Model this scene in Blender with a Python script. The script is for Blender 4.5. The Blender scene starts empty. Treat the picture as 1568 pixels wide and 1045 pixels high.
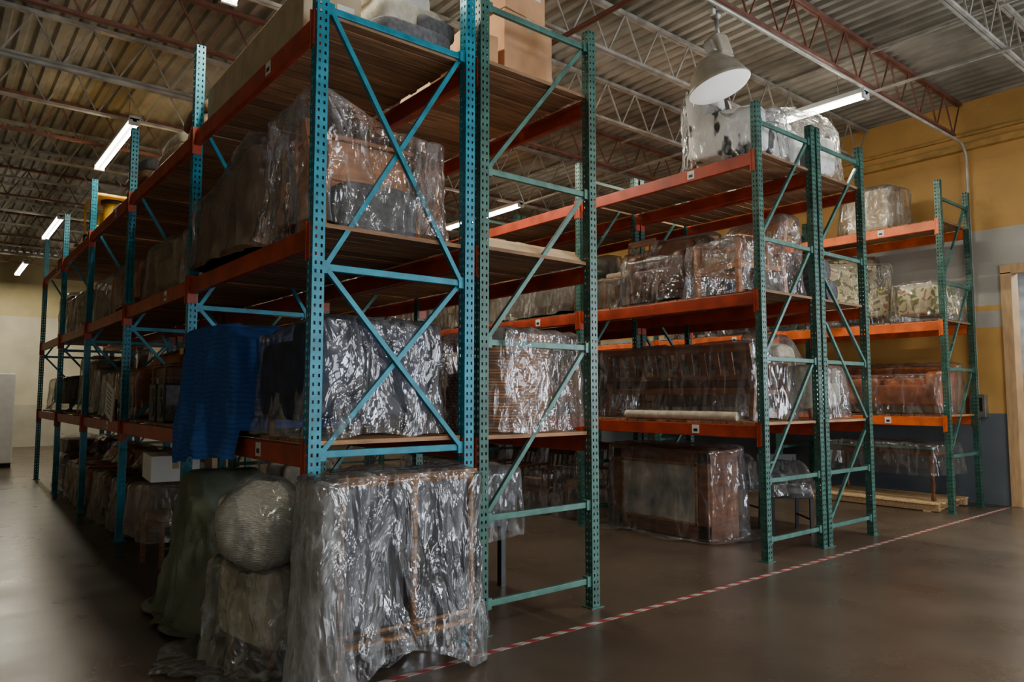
import bpy, bmesh, math, random
from mathutils import Vector, Matrix, Euler, noise
random.seed(7)
SC=bpy.context.scene
COL=SC.collection
# ------------------------------------------------------------------ materials
def nt(name):
    m=bpy.data.materials.new(name); m.use_nodes=True
    t=m.node_tree; t.nodes.clear()
    o=t.nodes.new('ShaderNodeOutputMaterial')
    return m,t,o
def N(t,typ,**k):
    n=t.nodes.new(typ)
    for a,b in k.items():
        setattr(n,a,b)
    return n
def c4(c): return (c[0],c[1],c[2],1)
def M(name,color,rough=.5,metal=0,var=.2,scale=6,bump=0,bscale=40,stretch=(1,1,1),color2=None,island=0,ramp=(.35,.68),glow=0):
    m,t,o=nt(name); L=t.links.new
    p=N(t,'ShaderNodeBsdfPrincipled'); L(p.outputs[0],o.inputs[0])
    p.inputs['Roughness'].default_value=rough; p.inputs['Metallic'].default_value=metal
    if glow: p.inputs['Emission Color'].default_value=(1,.98,.93,1); p.inputs['Emission Strength'].default_value=glow
    tc=N(t,'ShaderNodeTexCoord'); mp=N(t,'ShaderNodeMapping'); mp.inputs['Scale'].default_value=stretch
    L(tc.outputs['Object'],mp.inputs[0])
    n=N(t,'ShaderNodeTexNoise'); n.inputs['Scale'].default_value=scale; n.inputs['Detail'].default_value=3
    L(mp.outputs[0],n.inputs['Vector'])
    r=N(t,'ShaderNodeValToRGB')
    a=tuple(max(0,x*(1-var)) for x in color)
    b=color2 if color2 else tuple(x*(1+var) for x in color)
    r.color_ramp.elements[0].position=ramp[0]; r.color_ramp.elements[1].position=ramp[1]
    r.color_ramp.elements[0].color=c4(a); r.color_ramp.elements[1].color=c4(b)
    L(n.outputs['Fac'],r.inputs[0])
    src=r.outputs[0]
    if island:
        g=N(t,'ShaderNodeNewGeometry'); h=N(t,'ShaderNodeHueSaturation')
        mr=N(t,'ShaderNodeMapRange'); mr.inputs['To Min'].default_value=1-island; mr.inputs['To Max'].default_value=1+island
        L(g.outputs['Random Per Island'],mr.inputs[0]); L(mr.outputs[0],h.inputs['Value']); L(src,h.inputs['Color']); src=h.outputs[0]
    L(src,p.inputs['Base Color'])
    if bump:
        n2=N(t,'ShaderNodeTexNoise'); n2.inputs['Scale'].default_value=bscale; n2.inputs['Detail'].default_value=2
        L(mp.outputs[0],n2.inputs['Vector'])
        bp=N(t,'ShaderNodeBump'); bp.inputs['Strength'].default_value=bump; bp.inputs['Distance'].default_value=.01
        L(n2.outputs['Fac'],bp.inputs['Height']); L(bp.outputs[0],p.inputs['Normal'])
    return m
def plastic(name,milky=.04,tint=(.97,.975,.98),body=(.80,.82,.84),gloss=.045,rough=.14,scale=2.8,streak=.14,detail=3,fres=.7,crease=.14,dist=0):
    m,t,o=nt(name); L=t.links.new
    tc=N(t,'ShaderNodeTexCoord')
    mp=N(t,'ShaderNodeMapping'); mp.inputs['Scale'].default_value=(1.3,1.3,.5); mp.inputs['Rotation'].default_value=(.35,.3,.2); L(tc.outputs['Object'],mp.inputs[0])
    n1=N(t,'ShaderNodeTexNoise'); n1.inputs['Scale'].default_value=scale; n1.inputs['Detail'].default_value=detail; n1.inputs['Distortion'].default_value=dist
    L(mp.outputs[0],n1.inputs['Vector'])
    sb=N(t,'ShaderNodeMath',operation='SUBTRACT'); sb.inputs[1].default_value=.5; L(n1.outputs['Fac'],sb.inputs[0])
    ab=N(t,'ShaderNodeMath',operation='ABSOLUTE'); L(sb.outputs[0],ab.inputs[0])
    cr=N(t,'ShaderNodeMapRange'); cr.inputs['From Min'].default_value=0; cr.inputs['From Max'].default_value=.05; cr.inputs['To Min'].default_value=1; cr.inputs['To Max'].default_value=0
    L(ab.outputs[0],cr.inputs[0])
    hs=N(t,'ShaderNodeMath',operation='MULTIPLY_ADD'); hs.inputs[1].default_value=3.0; L(ab.outputs[0],hs.inputs[0]); L(n1.outputs['Fac'],hs.inputs[2])
    bp=N(t,'ShaderNodeBump'); bp.inputs['Strength'].default_value=.85; bp.inputs['Distance'].default_value=.048
    L(hs.outputs[0],bp.inputs['Height'])
    lw=N(t,'ShaderNodeLayerWeight'); lw.inputs['Blend'].default_value=.28; L(bp.outputs[0],lw.inputs['Normal'])
    tr=N(t,'ShaderNodeBsdfTransparent'); tr.inputs[0].default_value=c4(tint)
    df=N(t,'ShaderNodeBsdfDiffuse'); df.inputs[0].default_value=c4(body); L(bp.outputs[0],df.inputs['Normal'])
    tl=N(t,'ShaderNodeBsdfTranslucent'); tl.inputs[0].default_value=c4(body); L(bp.outputs[0],tl.inputs['Normal'])
    mdt=N(t,'ShaderNodeMixShader'); mdt.inputs[0].default_value=.4; L(df.outputs[0],mdt.inputs[1]); L(tl.outputs[0],mdt.inputs[2])
    gl=N(t,'ShaderNodeBsdfAnisotropic'); gl.inputs['Color'].default_value=(.95,.97,1,1); gl.inputs['Roughness'].default_value=rough; L(bp.outputs[0],gl.inputs['Normal'])
    # creases and steeply seen film look whiter
    ms=N(t,'ShaderNodeMath',operation='MULTIPLY_ADD'); ms.inputs[1].default_value=crease; ms.inputs[2].default_value=milky; L(cr.outputs[0],ms.inputs[0])
    mf=N(t,'ShaderNodeMath',operation='MULTIPLY_ADD'); mf.inputs[1].default_value=streak; mf.use_clamp=True; L(lw.outputs['Facing'],mf.inputs[0]); L(ms.outputs[0],mf.inputs[2])
    m1=N(t,'ShaderNodeMixShader'); L(mf.outputs[0],m1.inputs[0]); L(tr.outputs[0],m1.inputs[1]); L(mdt.outputs[0],m1.inputs[2])
    ma=N(t,'ShaderNodeMath',operation='MULTIPLY_ADD'); ma.inputs[1].default_value=fres; ma.inputs[2].default_value=gloss; ma.use_clamp=True
    L(lw.outputs['Fresnel'],ma.inputs[0])
    m2=N(t,'ShaderNodeMixShader'); L(ma.outputs[0],m2.inputs[0]); L(m1.outputs[0],m2.inputs[1]); L(gl.outputs[0],m2.inputs[2])
    L(m2.outputs[0],o.inputs[0])
    return m
def emis(name,color,s):
    m,t,o=nt(name); e=N(t,'ShaderNodeEmission'); e.inputs[0].default_value=c4(color); e.inputs[1].default_value=s
    t.links.new(e.outputs[0],o.inputs[0]); return m

BLUE=M('teal_blue_paint',(.004,.21,.30),.38,.1,.25,9,.1)
GREEN=M('dark_green_paint',(.035,.115,.09),.42,.1,.3,9,.1)
GREENB=M('green_brace_paint',(.06,.17,.14),.42,.1,.3,9,.1)
ORANGE=M('orange_beam_paint',(.40,.045,.012),.42,0,.3,5,.1)
ORANGE2=M('bright_orange_beam_paint',(.74,.13,.02),.4,0,.25,5,.1)
WOODD=M('deck_plank_wood',(.32,.17,.08),.7,0,.35,3,.3,30,(1,14,6),island=.35)
WOODL=M('light_plywood',(.58,.39,.20),.65,0,.2,4,.2,30,(1,10,6),island=.2)
WOOD=M('stained_wood',(.20,.08,.03),.4,0,.35,4,.1,30,(1,1,6))
WOODO=M('orange_wood',(.55,.22,.08),.45,0,.3,3,.1,30,(1,1,6))
BAMB=M('bamboo',(.36,.17,.055),.4,0,.5,18,.1,20,(1,1,3))
DARK=M('black_plastic',(.012,.012,.014),.4,0,.2)
DGLASS=M('dark_panel',(.03,.033,.04),.2,0,.2)
NAVY=M('navy_upholstery',(.035,.045,.085),.85,0,.3,10,.4,160)
BROWN=M('brown_leather',(.12,.045,.022),.4,0,.4,6,.3,60)
ORL=M('tan_leather',(.42,.13,.04),.42,0,.4,6,.3,60)
GREY=M('grey_fabric',(.15,.15,.16),.9,0,.3,20,.6,160)
BEIGE=M('beige_upholstery',(.38,.29,.19),.85,0,.25,12,.4,120)
CREAM=M('cream_fabric',(.62,.57,.45),.85,0,.2,12,.4,120)
CARD=M('cardboard',(.58,.31,.15),.8,0,.12,5,.15,60)
CARD2=M('pale_cardboard',(.48,.38,.25),.8,0,.15,5,.15,60)
WHITE=M('white_paint',(.72,.72,.70),.5,0,.06)
PAPER=M('white_label_paper',(.75,.75,.72),.7,0,.04)
CANVAS=M('olive_canvas',(.15,.175,.125),.85,0,.25,4,.4,60)
BROWNC=M('brown_sheet',(.20,.12,.07),.8,0,.3,4,.4,60)
STEEL=M('galvanised_steel',(.35,.35,.34),.4,.7,.2)
JOISTW=M('joist_grey_paint',(.38,.36,.31),.5,.1,.3,5)
JOISTR=M('joist_red_primer',(.20,.08,.055),.55,.1,.3,5)
YELM=M('yellow_machine_paint',(.75,.45,.02),.4,0,.15)
PLN=plastic('clear_plastic_sheet_heavy',.035,streak=.18,detail=4,scale=3.6,gloss=.07,crease=.2,fres=.85,dist=.7,rough=.11)
PLA=plastic('clear_plastic_sheet')
PLB=plastic('clear_plastic_sheet_thin',.02,streak=.10,crease=.1)
PLD=plastic('dusty_plastic_sheet',.13,tint=(.92,.90,.86),body=(.50,.43,.33),gloss=.02,rough=.25,streak=.2)
PLW=plastic('milky_white_plastic_sheet',.14,tint=(.98,.98,.97),body=(.95,.95,.92),gloss=.05,streak=.30,crease=.3)
PLASTICS=(PLN,PLA,PLB,PLD,PLW)
def quilt():
    m,t,o=nt('blue_quilted_moving_blanket'); L=t.links.new
    p=N(t,'ShaderNodeBsdfPrincipled'); L(p.outputs[0],o.inputs[0]); p.inputs['Roughness'].default_value=.85
    tc=N(t,'ShaderNodeTexCoord'); w=N(t,'ShaderNodeTexWave',bands_direction='Z'); w.inputs['Scale'].default_value=9; w.inputs['Distortion'].default_value=6; w.inputs['Detail'].default_value=2; w.inputs['Detail Scale'].default_value=.6
    L(tc.outputs['Object'],w.inputs[0]); r=N(t,'ShaderNodeValToRGB'); r.color_ramp.elements[0].color=(.010,.070,.29,1); r.color_ramp.elements[1].color=(.014,.095,.38,1); r.color_ramp.elements[1].position=.6
    L(w.outputs['Fac'],r.inputs[0]); L(r.outputs[0],p.inputs['Base Color'])
    bp=N(t,'ShaderNodeBump'); bp.inputs['Strength'].default_value=.35; bp.inputs['Distance'].default_value=.008; L(w.outputs['Fac'],bp.inputs['Height']); L(bp.outputs[0],p.inputs['Normal']); return m
BLUEQ=quilt()
def wicker(name,c,sc=1,lo=.25,dis=1.2):
    m,t,o=nt(name); L=t.links.new
    p=N(t,'ShaderNodeBsdfPrincipled'); L(p.outputs[0],o.inputs[0]); p.inputs['Roughness'].default_value=.55
    tc=N(t,'ShaderNodeTexCoord')
    w1=N(t,'ShaderNodeTexWave',bands_direction='Z'); w1.inputs['Scale'].default_value=14*sc; w1.inputs['Distortion'].default_value=dis
    w2=N(t,'ShaderNodeTexWave',bands_direction='DIAGONAL'); w2.inputs['Scale'].default_value=7*sc; w2.inputs['Distortion'].default_value=dis*.7
    L(tc.outputs['Object'],w1.inputs[0]); L(tc.outputs['Object'],w2.inputs[0])
    mu=N(t,'ShaderNodeMath',operation='MULTIPLY'); L(w1.outputs['Fac'],mu.inputs[0]); L(w2.outputs['Fac'],mu.inputs[1])
    r=N(t,'ShaderNodeValToRGB'); r.color_ramp.elements[0].color=c4([x*lo for x in c]); r.color_ramp.elements[1].color=c4([min(.9,x*1.5) for x in c])
    L(mu.outputs[0],r.inputs[0]); L(r.outputs[0],p.inputs['Base Color'])
    bp=N(t,'ShaderNodeBump'); bp.inputs['Strength'].default_value=.8; bp.inputs['Distance'].default_value=.01
    L(mu.outputs[0],bp.inputs['Height']); L(bp.outputs[0],p.inputs['Normal']); return m
WICK=wicker('brown_wicker',(.30,.11,.04)); WICKW=wicker('cream_woven_rattan',(.80,.76,.62),2.2,.62,7); WICKT=wicker('tan_wicker',(.55,.25,.11),1,.35)
def floral():
    m,t,o=nt('floral_upholstery'); L=t.links.new
    p=N(t,'ShaderNodeBsdfPrincipled'); L(p.outputs[0],o.inputs[0]); p.inputs['Roughness'].default_value=.8
    tc=N(t,'ShaderNodeTexCoord'); v=N(t,'ShaderNodeTexNoise'); v.inputs['Scale'].default_value=7; v.inputs['Distortion'].default_value=1.2; v.inputs['Detail'].default_value=1
    L(tc.outputs['Object'],v.inputs['Vector']); r=N(t,'ShaderNodeValToRGB'); e=r.color_ramp.elements
    e[0].position=.40; e[0].color=(.20,.20,.07,1); e[1].position=.44; e[1].color=(.70,.62,.38,1)
    a=e.new(.62); a.color=(.70,.60,.37,1); b=e.new(.66); b.color=(.35,.14,.08,1)
    L(v.outputs['Fac'],r.inputs[0]); L(r.outputs[0],p.inputs['Base Color']); return m
FLOR=floral()

# ------------------------------------------------------------------ mesh builder
class MB:
    def __init__(s): s.bm=bmesh.new(); s.mats=[]
    def mi(s,m):
        if m not in s.mats: s.mats.append(m)
        return s.mats.index(m)
    def box(s,c,d,mat,bev=0,rot=(0,0,0),seg=2,smooth=False):
        mx=Matrix.Translation(c)@Euler(rot).to_matrix().to_4x4()@Matrix.Diagonal((d[0],d[1],d[2],1))
        r=bmesh.ops.create_cube(s.bm,size=1,matrix=mx); i=s.mi(mat)
        fs=set(f for v in r['verts'] for f in v.link_faces); es=set(e for v in r['verts'] for e in v.link_edges)
        for f in fs: f.material_index=i; f.smooth=smooth
        if bev>0:
            bmesh.ops.bevel(s.bm,geom=list(es),offset=bev,segments=seg,profile=.5,affect='EDGES')
        return s
    def cyl(s,p0,p1,r,mat,n=12,r2=None,caps=True):
        p0=Vector(p0);p1=Vector(p1); d=p1-p0; q=d.to_track_quat('Z','Y').to_matrix().to_4x4()
        mx=Matrix.Translation((p0+p1)/2)@q; i=s.mi(mat)
        rr=bmesh.ops.create_cone(s.bm,cap_ends=caps,segments=n,radius1=r,radius2=r if r2 is None else r2,depth=d.length,matrix=mx)
        for f in set(f for v in rr['verts'] for f in v.link_faces): f.material_index=i; f.smooth=len(f.verts)==4
        return s
    def bar(s,p0,p1,w,h,mat):
        p0=Vector(p0);p1=Vector(p1); d=p1-p0; q=d.to_track_quat('Z','Y').to_matrix().to_4x4()
        mx=Matrix.Translation((p0+p1)/2)@q@Matrix.Diagonal((w,h,d.length,1)); i=s.mi(mat)
        rr=bmesh.ops.create_cube(s.bm,size=1,matrix=mx)
        for f in set(f for v in rr['verts'] for f in v.link_faces): f.material_index=i
        return s
    def pillow(s,c,d,mat,e=.35,rot=(0,0,0),nu=24,nv=14,wob=.012):
        i=s.mi(mat); R=Euler(rot).to_matrix(); g=[]
        sp=lambda v:math.copysign(abs(v)**e,v)
        for a in range(nv+1):
            ph=-math.pi/2+math.pi*a/nv; row=[]
            for b in range(nu):
                th=2*math.pi*b/nu
                x=sp(math.cos(ph))*sp(math.cos(th)); y=sp(math.cos(ph))*sp(math.sin(th)); z=sp(math.sin(ph))
                p=Vector((x*d[0]/2,y*d[1]/2,z*d[2]/2)); p+=p.normalized()*noise.noise(p*6+Vector(c))*wob
                row.append(s.bm.verts.new(R@p+Vector(c)))
            g.append(row)
        for a in range(nv):
            for b in range(nu):
                try:
                    f=s.bm.faces.new((g[a][b],g[a][(b+1)%nu],g[a+1][(b+1)%nu],g[a+1][b])); f.material_index=i; f.smooth=True
                except: pass
        return s
    def lathe(s,c,prof,mat,n=32,axis=None):
        i=s.mi(mat); R=axis.to_matrix() if axis else Matrix.Identity(3); g=[]
        for (r,z) in prof:
            g.append([s.bm.verts.new(R@Vector((r*math.cos(2*math.pi*b/n),r*math.sin(2*math.pi*b/n),z))+Vector(c)) for b in range(n)])
        for a in range(len(g)-1):
            for b in range(n):
                f=s.bm.faces.new((g[a][b],g[a][(b+1)%n],g[a+1][(b+1)%n],g[a+1][b])); f.material_index=i; f.smooth=True
        return s
    def mesh(s,name):
        me=bpy.data.meshes.new(name); s.bm.to_mesh(me); s.bm.free()
        for m in s.mats: me.materials.append(m)
        return me
def obj(name,me,parent=None,loc=(0,0,0),rz=0):
    o=bpy.data.objects.new(name,me); COL.objects.link(o); o.location=loc; o.rotation_euler=(0,0,rz)
    if parent: o.parent=parent
    return o
def empty(name,loc=(0,0,0),rz=0):
    e=bpy.data.objects.new(name,None); e.empty_display_size=.2; COL.objects.link(e); e.location=loc; e.rotation_euler=(0,0,rz); return e

# ------------------------------------------------------------------ drape (sheet over thing)
def drape(hx,hy,H,mat,z0=0.0,flare=.08,seed=0,dens=26,hf=None,pl=.035,rc=.07,zb=None,R=12,S=26,top=.02,puddle=0,name='plastic_cover',inner=-.03):
    bm=bmesh.new(); rc=min(rc,hx*.45,hy*.45)
    lx=2*(hx-rc); ly=2*(hy-rc); ar=math.pi*rc/2; per=2*lx+2*ly+4*ar
    n=max(48,int(per*dens))
    def rr(d):
        segs=[('l',lx,(-hx+rc,-hy),(1,0),(0,-1)),('c',ar,(hx-rc,-hy+rc),-90),('l',ly,(hx,-hy+rc),(0,1),(1,0)),('c',ar,(hx-rc,hy-rc),0),
              ('l',lx,(hx-rc,hy),(-1,0),(0,1)),('c',ar,(-hx+rc,hy-rc),90),('l',ly,(-hx,hy-rc),(0,-1),(-1,0)),('c',ar,(-hx+rc,-hy+rc),180)]
        for g in segs:
            if d<=g[1]:
                if g[0]=='l': return g[2][0]+g[3][0]*d,g[2][1]+g[3][1]*d,g[4][0],g[4][1]
                a=math.radians(g[3]-0+90*d/g[1]); return g[2][0]+rc*math.cos(a),g[2][1]+rc*math.sin(a),math.cos(a),math.sin(a)
            d-=g[1]
        return -hx+rc,-hy,0,-1
    P=[rr(per*k/n) for k in range(n)]
    hf=hf or (lambda x,y:H)
    sd=seed*13.7
    ctr=bm.verts.new((0,0,hf(0,0))); rings=[]
    for r in range(1,R+1):
        t=r/R; row=[]
        for (x,y,nx,ny) in P:
            X=x*t;Y=y*t
            z=hf(X,Y)+top*noise.noise(Vector((X*5,Y*5,sd)))+top*.5*noise.noise(Vector((X*13,Y*13,sd)))
            if t>.93: z-=.02
            row.append(bm.verts.new((X,Y,z)))
        rings.append(row)
    for q_ in range(1,S+1):
        q=q_/S; row=[]
        for k,(x,y,nx,ny) in enumerate(P):
            zt=hf(x,y)-.02; zz=(zb(x,y,nx,ny) if zb else z0)+.05*abs(noise.noise(Vector((x*3,y*3,sd+5))))
            if puddle and q>.86:
                z=zz+.012+.02*abs(noise.noise(Vector((x*9,y*9,q*9+sd)))); ext=(q-.86)/.14*puddle*(1+1.2*noise.noise(Vector((x*2.5,y*2.5,sd+2))))
            else:
                qq=q/.86 if puddle else q; z=zt*(1-qq)+zz*qq; ext=0
            px=x*3.2;py=y*3.2
            a=noise.noise(Vector((px,py,z*.7+sd)))
            b=1-2*abs(noise.noise(Vector((x*5.5+z*1.3,y*5.5-z*.9,z*.8+sd+9))))
            c=1-2*abs(noise.noise(Vector((x*13-z*2.5,y*13+z*2.5,z*2+sd+3))))
            c2=1-2*abs(noise.noise(Vector((x*24+z*7,y*24-z*6,z*5+sd+4))))
            off=pl*(.35+q)*(1.3*a+.7*b)+pl*.35*c+pl*.12*c2+flare*(q**2)+ext
            off=max(off,inner)
            row.append(bm.verts.new((x+nx*off+.02*noise.noise(Vector((x*4,z*4,sd))),y+ny*off,z)))
        rings.append(row)
    for k in range(n):
        bm.faces.new((ctr,rings[0][k],rings[0][(k+1)%n]))
    for a in range(len(rings)-1):
        for k in range(n):
            bm.faces.new((rings[a][k],rings[a+1][k],rings[a+1][(k+1)%n],rings[a][(k+1)%n]))
    for f in bm.faces: f.smooth=True
    me=bpy.data.meshes.new(name); bm.to_mesh(me); bm.free(); me.materials.append(mat); return me
def ss(a,b,x):
    t=min(1,max(0,(x-a)/(b-a))); return t*t*(3-2*t)

# ------------------------------------------------------------------ furniture (local: origin floor centre, front -Y)
def m_armchair(w,d,h,mat,leg=WOOD,n=1):
    b=MB(); aw=.16
    b.pillow((0,0,.27),(w,d,.30),mat,.2)
    b.pillow((0,d/2-.13,.12+h/2),(w,.24,h-.14),mat,.25,(-.1,0,0))
    for s in(-1,1):
        b.pillow((s*(w/2-aw/2),-.02,.36),(aw,d-.04,.50),mat,.3)
    cw=(w-2*aw)/n
    for i in range(n):
        cx=-(w-2*aw)/2+cw*(i+.5)
        b.pillow((cx,-.05,.45),(cw-.01,d-.28,.15),mat,.3)
        b.pillow((cx,d/2-.27,.45+(h-.45)/2),(cw-.02,.16,h-.42),mat,.35,(-.15,0,0))
    for sx in(-1,1):
        for sy in(-1,1): b.cyl((sx*(w/2-.07),sy*(d/2-.07),0),(sx*(w/2-.07),sy*(d/2-.07),.14),.02,leg,10,.03)
    return b.mesh('armchair')
def m_chair(w=.45,d=.45,sh=.45,h=.95,mat=WOOD,seat=BEIGE):
    b=MB()
    for sx in(-1,1):
        b.bar((sx*(w/2-.02),-d/2+.02,0),(sx*(w/2-.02),-d/2+.02,sh-.03),.035,.035,mat)
        b.bar((sx*(w/2-.02),d/2+.03,0),(sx*(w/2-.02),d/2-.02,sh),.035,.035,mat)
        b.bar((sx*(w/2-.02),d/2-.02,sh),(sx*(w/2-.02),d/2+.06,h),.035,.03,mat)
        b.bar((sx*(w/2-.02),-d/2+.02,.18),(sx*(w/2-.02),d/2,.18),.02,.02,mat)
    b.box((0,0,sh-.05),(w,d,.05),mat,.005); b.pillow((0,0,sh),(w-.02,d-.02,.09),seat,.35)
    b.box((0,d/2+.055,h-.03),(w,.025,.09),mat,.008); b.box((0,d/2+.02,sh+.18),(w-.05,.02,.05),mat,.004)
    for i in range(4): b.bar((-w/2+.09+i*(w-.18)/3,d/2+.02,sh+.18),(-w/2+.09+i*(w-.18)/3,d/2+.055,h-.06),.02,.015,mat)
    return b.mesh('chair')
def m_woodarm(w=.62,d=.68,h=.82,mat=WOOD,seat=BEIGE,n=1,sp=.09,sw=.035):
    b=MB()
    for sx in(-1,1):
        b.bar((sx*(w/2-.03),-d/2+.03,0),(sx*(w/2-.03),-d/2+.03,.58),.05,.05,mat)
        b.bar((sx*(w/2-.03),d/2-.04,0),(sx*(w/2-.03),d/2-.10,.42),.05,.05,mat)
        b.bar((sx*(w/2-.03),d/2-.10,.40),(sx*(w/2-.03),d/2,h),.05,.04,mat)
        b.box((sx*(w/2-.03),-.02,.60),(.075,d-.06,.035),mat,.012)
        for k in range(4): b.bar((sx*(w/2-.03),-d/2+.12+.11*k,.3),(sx*(w/2-.03),-d/2+.12+.11*k,.59),.02,.02,mat)
        b.bar((sx*(w/2-.03),-d/2+.03,.30),(sx*(w/2-.03),d/2-.08,.30),.03,.05,mat)
    b.box((0,-d/2+.03,.31),(w-.06,.03,.07),mat,.005); b.box((0,d/2-.10,.31),(w-.06,.03,.07),mat,.005)
    b.box((0,d/2-.005,h-.03),(w,.035,.09),mat,.012); b.box((0,d/2-.07,.46),(w-.06,.03,.05),mat,.005)
    k=int((w-.2)/sp)
    for i in range(k+1):
        x=-(w-.2)/2+i*(w-.2)/k; b.bar((x,d/2-.07,.46),(x,d/2-.01,h-.05),sw,.014,mat)
    cw=(w-.12)/n
    for i in range(n): b.pillow((-(w-.12)/2+cw*(i+.5),-.03,.40),(cw-.01,d-.20,.13),seat,.3)
    return b.mesh('wood_armchair')
def m_table(w,d,h,mat,topm=None,turn=False):
    b=MB(); b.box((0,0,h-.02),(w,d,.035),topm or mat,.008); b.box((0,0,h-.08),(w-.1,d-.1,.08),mat,.004)
    for sx in(-1,1):
        for sy in(-1,1):
            x=sx*(w/2-.07);y=sy*(d/2-.07)
            if turn: b.lathe((x,y,0),[(.0,0),(.035,.01),(.03,.06),(.018,.1),(.035,.2),(.022,.3),(.04,h*.7),(.03,h-.12),(.03,h-.05)],mat,14)
            else: b.bar((x,y,0),(x,y,h-.04),.05,.05,mat)
    return b.mesh('table')
def m_cabinet(w,d,h,mat,panel):
    b=MB(); t=.05
    for sx in(-1,1):
        for sy in(-1,1): b.box((sx*(w/2-t/2),sy*(d/2-t/2),h/2),(t,t,h),mat,.006)
    b.box((0,0,h-.02),(w+.03,d+.03,.035),mat,.008); b.box((0,0,.10),(w-.02,d-.02,.04),mat,.004)
    b.box((0,d/2-.02,h/2+.05),(w-.08,.02,h-.15),mat)
    for sx in(-1,1): b.box((sx*(w/2-.02),0,h/2+.05),(.02,d-.08,h-.15),mat)
    for sx in(-1,1):
        cx=sx*(w/4-.01)
        b.box((cx,-d/2+.02,h/2+.04),(w/2-.09,.02,h-.22),panel)
        for s2 in(-1,1): b.box((cx+s2*(w/4-.05),-d/2+.008,h/2+.04),(.045,.03,h-.18),mat,.004)
        for zz in(.16,h-.08): b.box((cx,-d/2+.008,zz),(w/2-.1,.03,.05),mat,.004)
        b.cyl((sx*.03,-d/2-.03,h/2),(sx*.03,-d/2,h/2),.012,STEEL)
    return b.mesh('cabinet')
def m_box(w,d,h,mat=CARD,label=True):
    b=MB(); b.box((0,0,h/2),(w,d,h),mat,.006)
    b.box((0,0,h+.0015),(.06,d*.99,.003),CARD2); b.box((0,-d/2-.001,h-.06),(.06,.003,.12),CARD2)
    for s in(-1,1): b.box((s*.004,0,h+.001),(.002,d*.96,.004),BROWNC)
    if label: b.box((w*.22,-d/2-.002,h*.6),(w*.3,.003,h*.28),PAPER)
    return b.mesh('box')
def m_roll(r,L,mat,core=DARK):
    b=MB(); n=150; turns=5; i=b.mi(mat); vs=[]
    for k in range(n+1):
        t=k/n; a=t*turns*2*math.pi; rad=.02+(r-.02)*t
        vs.append((b.bm.verts.new((-L/2,rad*math.cos(a),rad*math.sin(a)+r)),b.bm.verts.new((L/2,rad*math.cos(a),rad*math.sin(a)+r))))
    for k in range(n):
        f=b.bm.faces.new((vs[k][0],vs[k][1],vs[k+1][1],vs[k+1][0])); f.smooth=True; f.material_index=i
    for s in(-1,1): b.cyl((s*(L/2-.012),0,r),(s*(L/2-.004),0,r),r*.9,mat,24)
    return b.mesh('roll')
def m_pile(w,d,mats,k=3,seed=1):
    b=MB(); r=random.Random(seed); z=0
    for i in range(k):
        h=r.uniform(.10,.17); b.pillow((r.uniform(-.04,.04),r.uniform(-.04,.04),z+h/2),(w*r.uniform(.8,1),d*r.uniform(.8,1),h),mats[i%len(mats)],.3,(0,0,r.uniform(-.1,.1)),wob=.03); z+=h*.93
    return b.mesh('pile')
CHF=lambda H,hy,lo=.62:(lambda x,y:H*(lo+(1-lo)*ss(-hy*.1,hy*.6,y)))

def wrapped(name,core,loc,rz=0,cover=None,corez=0):
    e=empty(name,loc,rz)
    obj(name.replace('plastic_wrapped_','').replace('blanket_covered_','')+'_body',core,e,(0,0,corez))
    if cover: obj('plastic_cover' if cover.materials[0] in PLASTICS else 'cloth_cover',cover,e)
    return e

# ------------------------------------------------------------------ racks
PW=.076
def post_mesh(H,mat):
    b=MB(); i=b.mi(mat); bm=b.bm
    xs=[0,.014,.027,.049,.062,PW]; pitch=.0508; nr=int(H/pitch)
    h=PW/2
    sides=[(Vector((-h,-h,0)),Vector((1,0,0))),(Vector((h,-h,0)),Vector((0,1,0))),(Vector((h,h,0)),Vector((-1,0,0))),(Vector((-h,h,0)),Vector((0,-1,0)))]
    for o,d in sides:
        zs=[]
        for r in range(nr): zs+= [r*pitch, r*pitch+.030]
        zs.append(nr*pitch)
        V=[[bm.verts.new(o+d*x+Vector((0,0,z))) for x in xs] for z in zs]
        for a in range(len(zs)-1):
            for c in range(5):
                if a%2==1 and c in(1,3): continue
                f=bm.faces.new((V[a][c],V[a][c+1],V[a+1][c+1],V[a+1][c])); f.material_index=i
    b.box((0,0,.004),(.13,.11,.008),mat); b.box((0,0,nr*pitch),(PW,PW,.003),mat)
    return b.mesh('upright_post')
POST={}
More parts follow.
